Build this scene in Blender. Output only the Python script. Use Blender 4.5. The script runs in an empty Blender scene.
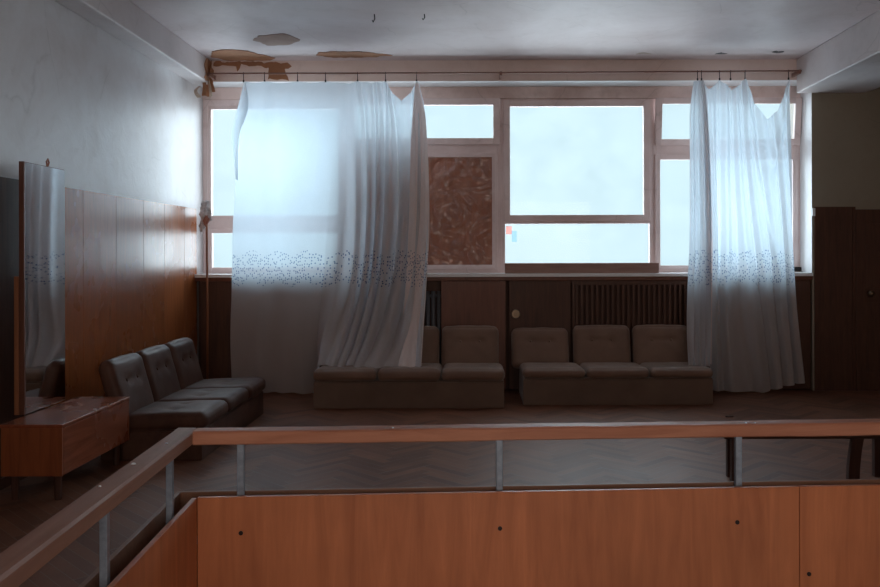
import bpy, bmesh, math, random
import numpy as np
from mathutils import Vector, Matrix, Euler
random.seed(7)
C = bpy.context.scene.collection
EYE = 1.485; F = 855.6; VX, VY = 473.0, 254.0

def PX(px, Y): return (px - VX) / F * Y
def PZ(py, Y): return EYE - (py - VY) / F * Y

# ------------------------------------------------------------------ materials
class NT:
    def __init__(s, name):
        s.m = bpy.data.materials.new(name); s.m.use_nodes = True
        s.t = s.m.node_tree; s.t.nodes.clear()
        s.out = s.n('ShaderNodeOutputMaterial')
    def n(s, typ, **kw):
        nd = s.t.nodes.new(typ)
        for k, v in kw.items():
            if k in nd.inputs: nd.inputs[k].default_value = v
            else: setattr(nd, k, v)
        return nd
    def l(s, a, b): s.t.links.new(a, b)
    def math(s, op, a, b=None, clamp=False):
        nd = s.n('ShaderNodeMath', operation=op, use_clamp=clamp)
        for i, v in enumerate((a, b)):
            if v is None: continue
            if isinstance(v, (int, float)): nd.inputs[i].default_value = v
            else: s.l(v, nd.inputs[i])
        return nd.outputs[0]
    def mix(s, fac, a, b, blend='MIX'):
        nd = s.n('ShaderNodeMix', data_type='RGBA', blend_type=blend)
        for i, v in ((0, fac), (6, a), (7, b)):
            if isinstance(v, (int, float)): nd.inputs[i].default_value = v
            elif isinstance(v, tuple): nd.inputs[i].default_value = (*v, 1) if len(v) == 3 else v
            else: s.l(v, nd.inputs[i])
        return nd.outputs[2]
    def ramp(s, fac, stops):
        nd = s.n('ShaderNodeValToRGB'); cr = nd.color_ramp
        while len(cr.elements) > 1: cr.elements.remove(cr.elements[-1])
        cr.elements[0].position = stops[0][0]; c = stops[0][1]; cr.elements[0].color = (*c, 1) if isinstance(c, tuple) else (c, c, c, 1)
        for p, c in stops[1:]:
            e = cr.elements.new(p); e.color = (*c, 1) if isinstance(c, tuple) else (c, c, c, 1)
        s.l(fac, nd.inputs[0]); return nd.outputs[0]
    def coord(s, scale=(1, 1, 1), rot=(0, 0, 0), kind='Object'):
        tc = s.n('ShaderNodeTexCoord'); mp = s.n('ShaderNodeMapping')
        mp.inputs['Scale'].default_value = scale; mp.inputs['Rotation'].default_value = rot
        s.l(tc.outputs[kind], mp.inputs[0]); return mp.outputs[0]
    def noise(s, vec, scale=5, detail=4, rough=.55, dist=0):
        nd = s.n('ShaderNodeTexNoise', Scale=scale, Detail=detail, Roughness=rough, Distortion=dist)
        s.l(vec, nd.inputs['Vector']); return nd.outputs['Fac']
    def bump(s, h, strength=.3, dist=.01):
        nd = s.n('ShaderNodeBump', Strength=strength, Distance=dist); s.l(h, nd.inputs['Height']); return nd.outputs[0]
    def pbsdf(s, color, rough=.5, normal=None, metallic=0, spec=.5, coat=0):
        p = s.n('ShaderNodeBsdfPrincipled')
        for k, v in (('Base Color', color), ('Roughness', rough), ('Metallic', metallic), ('Specular IOR Level', spec), ('Coat Weight', coat)):
            if isinstance(v, tuple): p.inputs[k].default_value = (*v, 1)
            elif isinstance(v, (int, float)): p.inputs[k].default_value = v
            else: s.l(v, p.inputs[k])
        if normal is not None: s.l(normal, p.inputs['Normal'])
        return p.outputs[0]
    def fin(s, sh): s.l(sh, s.out.inputs[0]); return s.m

def wood(name, c1, c2, axis='z', rough=.35, island=0.25, grain=1.0, spec=.5, dirt=.2, bumpk=.15, coat=0):
    w = NT(name)
    a = 1.2; b = 14
    sc = {'x': (a, b, b), 'y': (b, a, b), 'z': (b, b, a)}[axis]
    v = w.coord(sc)
    n1 = w.noise(v, 2.0 * grain, 6, .6, .8)
    n2 = w.noise(w.coord(tuple(k * 4 for k in sc)), 3 * grain, 3, .7)
    col = w.mix(w.ramp(n1, [(.3, 0.0), (.7, 1.0)]), c1, c2)
    col = w.mix(w.math('MULTIPLY', n2, .35), col, tuple(k * .55 for k in c1))
    big = w.noise(w.coord(), 1.3, 4, .6)
    col = w.mix(w.math('MULTIPLY', w.ramp(big, [(.45, 0.0), (.75, 1.0)]), dirt), col, tuple(k * .35 for k in c1))
    g = w.n('ShaderNodeNewGeometry')
    hs = w.n('ShaderNodeHueSaturation')
    w.l(w.math('ADD', w.math('MULTIPLY', g.outputs['Random Per Island'], island), 1 - island / 2), hs.inputs['Value'])
    w.l(col, hs.inputs['Color'])
    r = w.math('ADD', w.math('MULTIPLY', big, .25), rough - .1)
    return w.fin(w.pbsdf(hs.outputs[0], r, w.bump(n2, bumpk, .002), spec=spec, coat=coat))

def plain(name, c, rough=.5, metallic=0, var=.2, scale=8, bumpk=.1, spec=.5):
    w = NT(name); n = w.noise(w.coord(), scale, 5, .6)
    col = w.mix(w.ramp(n, [(.3, 0.0), (.75, 1.0)]), c, tuple(k * (1 - var) for k in c))
    return w.fin(w.pbsdf(col, rough, w.bump(n, bumpk, .004), metallic, spec))

def plaster(name, c, stain, amt=.35, rough=.45, bumpk=.25):
    w = NT(name)
    n = w.noise(w.coord(), .9, 8, .62, .4); f = w.noise(w.coord(), 60, 3, .6)
    mid = w.noise(w.coord(), 5, 6, .6, .5)
    col = w.mix(w.math('MULTIPLY', w.ramp(n, [(.42, 0.0), (.7, 1.0)]), amt), c, stain)
    col = w.mix(w.math('MULTIPLY', w.ramp(mid, [(.55, 0.0), (.8, 1.0)]), amt * .5), col, tuple(k * .8 for k in stain))
    crack = w.n('ShaderNodeTexVoronoi', feature='DISTANCE_TO_EDGE', Scale=1.1)
    mpn = w.n('ShaderNodeMix', data_type='VECTOR'); mpn.inputs[0].default_value = .12
    tn = w.n('ShaderNodeTexNoise', Scale=3.0, Detail=5.0); w.l(w.coord(), tn.inputs['Vector'])
    w.l(w.coord(), mpn.inputs[4]); w.l(tn.outputs['Color'], mpn.inputs[5]); w.l(mpn.outputs[1], crack.inputs['Vector'])
    ck = w.ramp(crack.outputs['Distance'], [(0.0, 1.0), (.006, 0.0)])
    col = w.mix(w.math('MULTIPLY', w.math('MULTIPLY', ck, w.ramp(n, [(.5, 0.0), (.56, 1.0)])), .22), col, tuple(k * .4 for k in stain))
    h = w.math('ADD', w.math('MULTIPLY', f, .12), mid)
    return w.fin(w.pbsdf(col, rough, w.bump(h, bumpk, .02)))

M = {}
M['paint_left'] = plaster('grey_blue_wall_paint', (.64, .62, .63), (.42, .33, .30), .55, .42)
M['paint_front'] = plaster('window_wall_plaster', (.84, .71, .66), (.55, .38, .30), .5, .6)
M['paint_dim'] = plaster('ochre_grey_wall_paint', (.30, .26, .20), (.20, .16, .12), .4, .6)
M['paint_beam'] = plaster('beam_paint', (.66, .60, .60), (.42, .33, .31), .45, .5)
M['ceiling'] = plaster('ceiling_paint', (.66, .56, .56), (.42, .29, .27), .5, .55)
M['soffit'] = plain('reveal_white_paint', (.88, .9, .92), .5, var=.08)
M['frame'] = plaster('worn_frame_paint', (.86, .73, .72), (.42, .25, .20), .45, .5, .3)
M['frame_header'] = plaster('peeling_header_paint', (.84, .68, .64), (.32, .16, .11), .7, .55, .4)
M['wainscot'] = wood('varnished_wainscot', (.48, .145, .045), (.27, .075, .024), 'z', .24, .35, 1, .42, .3, .10)
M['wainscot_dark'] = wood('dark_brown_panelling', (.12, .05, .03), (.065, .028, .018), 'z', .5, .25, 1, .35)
M['redpanel'] = wood('red_brown_cover_board', (.20, .06, .028), (.12, .035, .018), 'z', .45, .2)
M['balu'] = wood('orange_veneer_panel', (.64, .225, .09), (.40, .125, .048), 'z', .42, .12, .6, .4, .5, .12)
M['rail'] = wood('worn_handrail_wood', (.60, .28, .175), (.40, .165, .10), 'x', .5, .1, 1, .22, .25)
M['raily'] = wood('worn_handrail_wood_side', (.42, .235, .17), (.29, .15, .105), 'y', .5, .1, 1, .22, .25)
M['board'] = wood('tan_rail_board', (.30, .16, .10), (.20, .10, .06), 'x', .5, .1)
M['steel'] = plain('blue_grey_painted_steel', (.27, .33, .41), .4, .2, .35, 60, .3)
M['steel_l'] = M['steel']
M['screw'] = plain('dark_screw_metal', (.03, .02, .02), .4, .6)
M['table'] = wood('vanity_veneer', (.36, .11, .055), (.22, .06, .03), 'y', .22, .15, 1, .5, .2, .06)
M['table_side'] = wood('vanity_veneer_upright', (.34, .10, .035), (.21, .055, .02), 'z', .35, .1)
M['darkwood'] = wood('dark_bench_wood', (.09, .035, .022), (.05, .02, .014), 'z', .45, .1)
M['edgewood'] = wood('mirror_edge_wood', (.16, .06, .035), (.10, .035, .02), 'z', .4, .1)
M['pole'] = wood('orange_pole_wood', (.36, .14, .06), (.24, .09, .04), 'z', .5, .1)
M['plank'] = wood('grey_brown_plank', (.42, .25, .20), (.27, .15, .12), 'x', .6, .1)

def fabric(name, c, c2):
    w = NT(name); v = w.coord()
    n = w.noise(v, 3, 5, .6); f = w.noise(v, 260, 2, .6)
    col = w.mix(w.ramp(n, [(.35, 0.0), (.7, 1.0)]), c, c2)
    col = w.mix(w.math('MULTIPLY', f, .4), col, tuple(k * .5 for k in c2))
    p = w.n('ShaderNodeBsdfPrincipled', Roughness=.62)
    p.inputs['Sheen Weight'].default_value = .25; p.inputs['Specular IOR Level'].default_value = .45
    w.l(col, p.inputs['Base Color']); w.l(w.bump(w.math('ADD', f, w.math('MULTIPLY', n, 3)), .35, .004), p.inputs['Normal'])
    return w.fin(p.outputs[0])
M['fab'] = fabric('khaki_upholstery', (.255, .155, .107), (.185, .11, .075))
M['fab_base'] = fabric('khaki_base_cloth', (.215, .138, .098), (.16, .10, .07))
def leather():
    w = NT('dark_brown_leatherette'); v = w.coord()
    n = w.noise(v, 5, 6, .6, .6); vo = w.n('ShaderNodeTexVoronoi', Scale=140.0); w.l(v, vo.inputs['Vector'])
    col = w.mix(w.ramp(n, [(.35, 0.0), (.7, 1.0)]), (.11, .055, .039), (.062, .03, .022))
    h = w.math('ADD', w.math('MULTIPLY', vo.outputs['Distance'], .15), n)
    return w.fin(w.pbsdf(col, .5, w.bump(h, .3, .006), spec=.22))
M['leather'] = leather()

def mirror_mat():
    w = NT('mirror_glass')
    n = w.noise(w.coord(), 14, 5, .6)
    r = w.math('MULTIPLY', w.ramp(n, [(.4, 0.0), (.9, 1.0)]), .06)
    return w.fin(w.pbsdf((.75, .76, .76), w.math('ADD', r, .02), metallic=1))
M['mirror'] = mirror_mat()

def glass_mat():
    w = NT('dusty_window_glass')
    tr = w.n('ShaderNodeBsdfTransparent', Color=(.97, .99, 1, 1)); gl = w.n('ShaderNodeBsdfGlossy', Roughness=.03)
    lw_ = w.n('ShaderNodeLayerWeight', Blend=.5); fac_ = w.math('ADD', w.math('MULTIPLY', w.math('POWER', lw_.outputs['Facing'], 5), .5), .008)
    m1 = w.n('ShaderNodeMixShader'); w.l(fac_, m1.inputs[0]); w.l(tr.outputs[0], m1.inputs[1]); w.l(gl.outputs[0], m1.inputs[2])
    n = w.noise(w.coord(), 2.5, 6, .65)
    df = w.n('ShaderNodeBsdfTranslucent', Color=(.8, .85, .88, 1))
    m2 = w.n('ShaderNodeMixShader'); w.l(w.math('MULTIPLY', w.ramp(n, [(.3, .3), (.8, 1.0)]), .05), m2.inputs[0])
    w.l(m1.outputs[0], m2.inputs[1]); w.l(df.outputs[0], m2.inputs[2])
    return w.fin(m2.outputs[0])
M['glass'] = glass_mat()

def film_mat():
    w = NT('crumpled_plastic_film')
    n = w.noise(w.coord((1, 1, 1)), 2.6, 3, .5, 1.6)
    tr = w.n('ShaderNodeBsdfTransparent', Color=(.95, .9, .88, 1))
    df = w.n('ShaderNodeBsdfDiffuse', Color=(.60, .46, .42, 1))
    gl = w.n('ShaderNodeBsdfGlossy', Roughness=.25, Color=(.9, .9, .9, 1))
    b = w.bump(n, 1.0, .06); w.l(b, gl.inputs['Normal']); w.l(b, df.inputs['Normal'])
    m1 = w.n('ShaderNodeMixShader'); w.l(w.ramp(n, [(.44, .06), (.5, .26), (.56, .10)]), m1.inputs[0])
    w.l(tr.outputs[0], m1.inputs[1]); w.l(df.outputs[0], m1.inputs[2])
    m2 = w.n('ShaderNodeMixShader'); m2.inputs[0].default_value = .05
    w.l(m1.outputs[0], m2.inputs[1]); w.l(gl.outputs[0], m2.inputs[2])
    return w.fin(m2.outputs[0])
M['film'] = film_mat()

def sheer(name, dens, frac=.55, tlc=(.50, .62, .71)):
    w = NT(name)
    uv = w.n('ShaderNodeUVMap', uv_map='UVMap').outputs[0]
    sep = w.n('ShaderNodeSeparateXYZ'); w.l(uv, sep.inputs[0])
    weave = w.noise(uv, 90, 3, .7)
    big = w.noise(uv, 2.2, 4, .6)
    vo = w.n('ShaderNodeTexVoronoi', Scale=30.0, Randomness=.8, voronoi_dimensions='2D'); w.l(uv, vo.inputs['Vector'])
    dot = w.ramp(vo.outputs['Distance'], [(.20, 1.0), (.26, 0.0)])
    sc = w.n('ShaderNodeSeparateColor'); w.l(vo.outputs['Color'], sc.inputs[0])
    dot = w.math('MULTIPLY', dot, w.math('GREATER_THAN', sc.outputs[0], .35))
    z = w.math('ADD', sep.outputs[1], w.math('MULTIPLY', w.math('SINE', w.math('MULTIPLY', sep.outputs[0], 14)), .03))
    band = w.math('MULTIPLY', w.math('GREATER_THAN', z, 1.17), w.math('LESS_THAN', z, 1.50))
    dot = w.math('MULTIPLY', dot, band)
    lay = w.n('ShaderNodeLayerWeight', Blend=.35)
    op = w.math('ADD', w.math('MULTIPLY', lay.outputs['Facing'], .45), dens)
    op = w.math('ADD', op, w.math('MULTIPLY', w.math('SUBTRACT', weave, .5), .25))
    op = w.math('ADD', op, w.math('MULTIPLY', w.math('SUBTRACT', big, .5), .15))
    op = w.math('MAXIMUM', op, w.math('MULTIPLY', dot, .85), clamp=True)
    col = w.mix(dot, (.92, .82, .79), (.04, .09, .22))
    tl = w.n('ShaderNodeBsdfTranslucent'); w.l(w.mix(dot, tlc, (.05, .13, .30)), tl.inputs['Color'])
    df = w.n('ShaderNodeBsdfDiffuse'); w.l(col, df.inputs['Color'])
    b = w.bump(weave, .3, .002); w.l(b, df.inputs['Normal'])
    m1 = w.n('ShaderNodeMixShader'); m1.inputs[0].default_value = frac; w.l(df.outputs[0], m1.inputs[1]); w.l(tl.outputs[0], m1.inputs[2])
    tr = w.n('ShaderNodeBsdfTransparent', Color=(.95, .98, 1, 1))
    m2 = w.n('ShaderNodeMixShader'); w.l(op, m2.inputs[0]); w.l(tr.outputs[0], m2.inputs[1]); w.l(m1.outputs[0], m2.inputs[2])
    return w.fin(m2.outputs[0])
M['sheer'] = sheer('white_sheer_voile', .80)
M['sheer2'] = sheer('doubled_sheer_voile', .93, .25, (.6, .5, .48))

def parquet():
    w = NT('worn_parquet')
    at = w.n('ShaderNodeAttribute', attribute_name='tone')
    n = w.noise(w.coord(), 1.1, 6, .62, .4); f = w.noise(w.coord(), 40, 4, .6)
    col = w.mix(at.outputs['Fac'], (.16, .066, .036), (.28, .12, .068))
    col = w.mix(w.math('MULTIPLY', w.ramp(n, [(.4, 0.0), (.7, 1.0)]), .5), col, (.15, .085, .06))
    col = w.mix(w.math('MULTIPLY', f, .3), col, (.04, .025, .02))
    r = w.math('ADD', w.math('MULTIPLY', n, .3), .36)
    return w.fin(w.pbsdf(col, r, w.bump(f, .12, .002), spec=.2))
M['floor'] = parquet()
M['slab'] = plain('grey_concrete', (.28, .25, .23), .8, var=.3)
M['brick'] = plaster('exposed_brown_plaster', (.40, .19, .10), (.17, .07, .035), .7, .9, .8)
M['flake'] = plain('curled_paint_flake', (.60, .46, .36), .7, var=.4, scale=20)
M['chip'] = plaster('bare_pinkish_plaster', (.48, .34, .29), (.28, .17, .13), .8, .9, .8)
M['rod'] = plain('brown_curtain_rod_metal', (.22, .10, .07), .4, .3)
M['iron'] = plain('grey_radiator_iron', (.16, .17, .19), .5, .2)
M['knob'] = plain('dull_brass_knob', (.20, .145, .095), .35, .6)
M['rag'] = plain('grey_white_rag_cloth', (.85, .82, .84), .8, var=.6, scale=25, bumpk=.6)
M['rag2'] = plain('pinkish_rag_cloth', (.55, .25, .18), .8, var=.5, scale=25)
def paper(name, c):
    w = NT(name); a = w.n('ShaderNodeBsdfTranslucent', Color=(*c, 1)); b = w.n('ShaderNodeBsdfDiffuse', Color=(*c, 1)); m1 = w.n('ShaderNodeMixShader')
    m1.inputs[0].default_value = .6; w.l(b.outputs[0], m1.inputs[1]); w.l(a.outputs[0], m1.inputs[2]); return w.fin(m1.outputs[0])
M['red'] = paper('faded_red_paper', (.88, .60, .56)); M['blue'] = paper('faded_blue_paper', (.6, .74, .82))
M['black'] = plain('black_iron', (.02, .015, .015), .5, .4)
M['hill'] = plain('pale_misty_hillside', (.20, .24, .25), 1, var=.25, scale=.25, bumpk=0)
M['ground'] = plain('pale_snowy_ground', (.3, .32, .33), 1, var=.05, scale=.3, bumpk=0)

# ------------------------------------------------------------------ geometry helpers
def smooth(me, on=True):
    for p in me.polygons: p.use_smooth = on

class MB:
    def __init__(s): s.bm = bmesh.new()
    def box(s, x0, x1, y0, y1, z0, z1, rot=None, piv=None):
        r = bmesh.ops.create_cube(s.bm, size=1)['verts']
        for v in r:
            v.co = Vector(((x0 + x1) / 2 + v.co.x * (x1 - x0), (y0 + y1) / 2 + v.co.y * (y1 - y0), (z0 + z1) / 2 + v.co.z * (z1 - z0)))
            if rot is not None: v.co = Vector(piv) + rot @ (v.co - Vector(piv))
        return r
    def cyl(s, p0, p1, r, seg=12, r2=None):
        p0 = Vector(p0); p1 = Vector(p1); d = p1 - p0
        q = Vector((0, 0, 1)).rotation_difference(d.normalized()).to_matrix().to_4x4()
        bmesh.ops.create_cone(s.bm, cap_ends=True, segments=seg, radius1=r, radius2=r if r2 is None else r2, depth=d.length, matrix=Matrix.Translation((p0 + p1) / 2) @ q)
    def tube(s, pts, r, seg=8):
        rings = []
        pts = [Vector(p) for p in pts]
        for i, p in enumerate(pts):
            d = (pts[min(i + 1, len(pts) - 1)] - pts[max(i - 1, 0)]).normalized()
            a = d.orthogonal().normalized() if i == 0 else (rings[-1][1] - d * rings[-1][1].dot(d)).normalized()
            b = d.cross(a); rr = r[i] if isinstance(r, (list, tuple)) else r
            rings.append(([s.bm.verts.new(p + (a * math.cos(t) + b * math.sin(t)) * rr) for t in [2 * math.pi * k / seg for k in range(seg)]], a))
        for i in range(len(rings) - 1):
            A, B = rings[i][0], rings[i + 1][0]
            for k in range(seg): s.bm.faces.new((A[k], A[(k + 1) % seg], B[(k + 1) % seg], B[k]))
        s.bm.faces.new(rings[0][0][::-1]); s.bm.faces.new(rings[-1][0])
    def prism(s, poly, axis, a0, a1):
        def P(u, v, a): return {'x': (a, u, v), 'y': (u, a, v), 'z': (u, v, a)}[axis]
        A = [s.bm.verts.new(P(u, v, a0)) for u, v in poly]; B = [s.bm.verts.new(P(u, v, a1)) for u, v in poly]
        s.bm.faces.new(A); s.bm.faces.new(B[::-1])
        n = len(poly)
        for i in range(n): s.bm.faces.new((A[i], B[i], B[(i + 1) % n], A[(i + 1) % n]))
    def build(s, name, mat, parent=None, bevel=0, sm=False, segs=2):
        bmesh.ops.recalc_face_normals(s.bm, faces=s.bm.faces)
        me = bpy.data.meshes.new(name); s.bm.to_mesh(me); s.bm.free()
        o = bpy.data.objects.new(name, me); C.objects.link(o)
        if mat is not None: me.materials.append(mat)
        if parent is not None: o.parent = parent
        if bevel:
            b = o.modifiers.new('bevel', 'BEVEL'); b.width = bevel; b.segments = segs; b.limit_method = 'ANGLE'
        if sm: smooth(me)
        return o

def tag(o, label=None, cat=None, group=None, kind=None):
    if label: o['label'] = label
    if cat: o['category'] = cat
    if group: o['group'] = group
    if kind: o['kind'] = kind
    return o
def empty(name, loc=(0, 0, 0), rz=0, **kw):
    o = bpy.data.objects.new(name, None); C.objects.link(o); o.location = loc; o.rotation_euler = (0, 0, rz)
    o.empty_display_size = .1
    return tag(o, **kw)
def struct(o, label=None): return tag(o, label, None, None, 'structure')
def box(*a, **k):
    m = MB(); m.box(*a); return m

# ------------------------------------------------------------------ constants of the room
XL = -3.02; YW = 9.25; YF = 9.58; ZC = 3.58; XR = 7.0; YB = -4.0
SOF = 3.357; SILL = 1.272; XO = 3.667; WS = 1.985

# walls
struct(box(XL - .2, XL, YB - .2, 9.95, -3.2, ZC + .2).build('wall_left', M['paint_left']), 'grey painted plaster wall above varnished panelling')
m = MB()
m.box(XL, XO, YW, 9.95, SOF, ZC + .05)                 # lintel
wf = struct(m.build('wall_front', M['paint_front']), 'peeling plaster wall over the long window')
m = MB(); m.box(XL, XO, 9.42, 9.95, -.1, SILL - .04)
struct(m.build('wall_below_window', M['wainscot_dark']), 'dark wall under the window sill')
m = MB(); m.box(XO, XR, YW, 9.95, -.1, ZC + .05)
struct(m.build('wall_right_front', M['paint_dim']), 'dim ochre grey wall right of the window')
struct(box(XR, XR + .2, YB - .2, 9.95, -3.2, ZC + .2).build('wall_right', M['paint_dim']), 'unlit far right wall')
m = MB()   # back wall, its unseen opening added to let the fill lamp in
bx0, bx1, bz0, bz1 = -1.2, 3.2, .6, 2.9
m.box(XL, bx0, YB - .2, YB, -3.2, ZC + .05); m.box(bx1, XR, YB - .2, YB, -3.2, ZC + .05)
m.box(bx0, bx1, YB - .2, YB, -3.2, bz0); m.box(bx0, bx1, YB - .2, YB, bz1, ZC + .05)
struct(m.build('wall_back', M['paint_left']), 'plaster wall behind the stairs with an added opening for the fill lamp')
struct(box(XL - .2, XR + .2, YB - .2, 9.95, ZC, ZC + .2).build('ceiling', M['ceiling']), 'stained pale ceiling with flaking paint')
# reveals of the window niche
m = MB(); m.box(XO - .003, XO + .001, YW + .002, YF, SILL, SOF); m.box(XL, XO - .003, YW + .002, YF + .02, SOF - .004, SOF + .001)
struct(m.build('trim_1', M['soffit']), 'white window reveal and soffit')
# beams
m = MB(); m.box(XL, -2.82, YB, YW, 3.32, ZC); struct(m.build('trim_2', M['paint_beam'], bevel=.012), 'ceiling beam along the left wall')
m = MB(); m.box(3.50, 4.26, YB, YW, 3.213, ZC); struct(m.build('trim_3', M['paint_beam'], bevel=.012), 'deep ceiling beam right of the window')

# parquet floor (one mesh, herringbone blocks with their own tone and tilt)
AL = math.radians(3.2); P0 = Vector((-.873, 2.655))
def to_local(x, y):
    dx, dy = x - P0.x, y - P0.y
    return dx * math.cos(AL) + dy * math.sin(AL), -dx * math.sin(AL) + dy * math.cos(AL)
bm = bmesh.new(); tl = bm.faces.layers.float.new('tone')
PWd, PLn = .07, .42
n = int(PLn / PWd)
def add_block(cx, cy, horiz):
    hx, hy = (PLn / 2, PWd / 2) if horiz else (PWd / 2, PLn / 2)
    c45 = math.cos(math.pi / 4)
    pts = []
    for sx, sy in ((-1, -1), (1, -1), (1, 1), (-1, 1)):
        x, y = cx + sx * (hx - .0008), cy + sy * (hy - .0008)
        pts.append(((x - y) * c45, (x + y) * c45))
    if any(not (XL < p[0] < XR and YB < p[1] < 9.44) for p in pts): 
        if not (XL - .1 < pts[0][0] < XR + .1 and YB < pts[0][1] < 9.6): return
        pts = [(min(max(p[0], XL), XR), min(max(p[1], YB), 9.44)) for p in pts]
    mx = sum(p[0] for p in pts) / 4; my = sum(p[1] for p in pts) / 4
    lx, ly = to_local(mx, my)
    if lx > -.06 and ly < .06 and lx < 5.2: return
    tx, ty = random.gauss(0, .002), random.gauss(0, .002)
    vs = [bm.verts.new((p[0], p[1], (p[0] - mx) * tx + (p[1] - my) * ty)) for p in pts]
    f = bm.faces.new(vs); f[tl] = random.random()
R = 13
for i in range(-240, 240):
    for j in range(-40, 40):
        # herringbone lattice
        ox = i * PWd + j * PLn * 1.0; oy = i * PWd - j * PLn * 1.0
        hxc, hyc = ox + PLn / 2, oy + PWd / 2
        vxc, vyc = ox + PLn + PWd / 2 - PLn - 0 + PLn - PLn, oy + PWd + PLn / 2
        for (cx, cy, h) in ((hxc, hyc, True), (ox + PWd / 2, oy + PWd + PLn / 2, False)):
            wx, wy = (cx - cy) * .7071, (cx + cy) * .7071
            if XL - .3 < wx < XR + .3 and YB - .3 < wy < 9.7: add_block(cx, cy, h)
bmesh.ops.recalc_face_normals(bm, faces=bm.faces)
for f in bm.faces:
    if f.normal.z < 0: f.normal_flip()
me = bpy.data.meshes.new('floor'); bm.to_mesh(me); bm.free(); me.materials.append(M['floor'])
fl = bpy.data.objects.new('floor', me); C.objects.link(fl); struct(fl, 'worn herringbone parquet floor')
# slab under the floor, around the stair well
def lw(x, y): return (P0.x + x * math.cos(AL) - y * math.sin(AL), P0.y + x * math.sin(AL) + y * math.cos(AL))
m = MB()
a_, b_ = lw(-.03, .03), lw(-.03, -6.9); c_, d_ = lw(5.2, .03), lw(5.2, -6.9)
m.prism([(XL, YB), (b_[0], YB), a_, (XL, a_[1])], 'z', -.3, -.008)
m.prism([(XL, a_[1]), a_, c_, (XR, c_[1]), (XR, 9.44), (XL, 9.44)], 'z', -.3, -.008)
m.prism([(c_[0], YB), (XR, YB), (XR, c_[1]), c_], 'z', -.3, -.008)
struct(m.build('floor_slab', M['slab']), 'concrete slab edge of the stair well')
struct(box(XL, XR, YB, 9.44, -3.2, -3.1).build('floor_lower', M['slab']), 'storey below seen down the stair well')

# ------------------------------------------------------------------ wainscot
def boards_y(x0, x1, seams, z0, z1, gap=.004):
    m = MB()
    for a, b in zip(seams[:-1], seams[1:]): m.box(x0, x1, a + gap / 2, b - gap / 2, z0, z1)
    return m
seams = [YB, -2.4, -1.8, -1.2, -.6, 0, .6, 1.2, 1.8, 2.4, 3.0, 3.6, 4.2, 4.8, 5.4, 6.0, 6.59, 7.2, 7.8, 8.33, 8.9, 9.3]
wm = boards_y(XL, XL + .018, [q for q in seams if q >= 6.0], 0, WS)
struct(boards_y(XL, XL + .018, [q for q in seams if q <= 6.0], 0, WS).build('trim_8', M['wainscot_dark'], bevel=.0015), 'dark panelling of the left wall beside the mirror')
struct(wm.build('trim_4', M['wainscot'], bevel=.0015), 'varnished orange brown panelling on the left wall')
m = MB()
for a, b in zip([XO + .02, 4.10], [4.095, 4.13]): m.box(a, b, YW - .018, YW, 0, WS)
m.box(5.06, XR, YW - .018, YW, 0, WS)
struct(m.build('trim_5', M['wainscot_dark'], bevel=.002), 'dark brown panelling right of the window')
struct(box(XL + .018, XL + .032, YB, 9.2, 0, .07).build('baseboard_left', M['wainscot_dark']), 'dark skirting under left panelling')

# door at the right edge
d = empty('door_1', (4.13, YW - .02, 0)); struct(d, 'dark brown door with a small round knob')
m = MB(); m.box(0, .92, -.012, .02, 0, 1.955); m.box(.1, .82, -.018, -.01, 1.1, 1.8); m.box(.1, .82, -.018, -.01, .2, .95)
m.build('door_leaf', M['wainscot_dark'], d, bevel=.004)
m = MB(); m.cyl((.13, -.06, 1.05), (.13, -.012, 1.05), .012); m.build('door_knob_neck', M['knob'], d)
m = MB(); bmesh.ops.create_uvsphere(m.bm, u_segments=16, v_segments=10, radius=.035, matrix=Matrix.Translation((.13, -.075, 1.05))); m.build('door_knob', M['knob'], d, sm=True)

# ------------------------------------------------------------------ windows
def fx(px): return PX(px, YF)
def fz(py): return PZ(py, YF)
def ring(m, x0, x1, z0, z1, w, y0, y1, wb=None, wt=None):
    wb = w if wb is None else wb; wt = w if wt is None else wt
    m.box(x0, x0 + w, y0, y1, z0, z1); m.box(x1 - w, x1, y0, y1, z0, z1)
    m.box(x0 + w, x1 - w, y0, y1, z0, z0 + wb); m.box(x0 + w, x1 - w, y0, y1, z1 - wt, z1)
def pane(parent, x0, x1, z0, z1, y):
    box(x0, x1, y, y + .005, z0, z1).build('pane', M['glass'], parent)
ztop = fz(99); zbot = SILL
struct(box(XL, XO, YF - .02, YF + .08, ztop, SOF - .004).build('trim_6', M['frame_header'], bevel=.003), 'peeling painted header board over the windows')
xs = [XL, fx(346), fx(502), fx(653), XO]
W = [struct(empty('window_%d' % (i + 1)), t) for i, t in enumerate((
    'leftmost window unit behind the torn sheer curtain', 'boarded window unit with a narrow vent above',
    'large clear picture window with low pane beneath', 'right window unit with a tilted vent above'))]
# unit 1
e = 4 / 89.25
m = MB(); ring(m, xs[0], xs[1], zbot, ztop, .05, YF, YF + .08, .05, .07); m.box(xs[0] + .05, xs[1] - .05, YF, YF + .08, fz(228), fz(218)); m.build('window_frame', M['frame'], W[0], bevel=.004)
m = MB(); ring(m, xs[0] + .05, xs[1] - .05, fz(218), ztop - .07, .035, YF + .012, YF + .065); m.build('sash', M['frame'], W[0], bevel=.004)
m = MB(); ring(m, xs[0] + .05, xs[1] - .045, zbot + .03, fz(228), .05, YF - .015, YF + .05, .04); m.build('sash', M['frame'], W[0], bevel=.004)
pane(W[0], xs[0] + .08, xs[1] - .08, fz(218) + .02, ztop - .1, YF + .04); pane(W[0], xs[0] + .09, xs[1] - .08, zbot + .06, fz(232), YF + .02)
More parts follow.
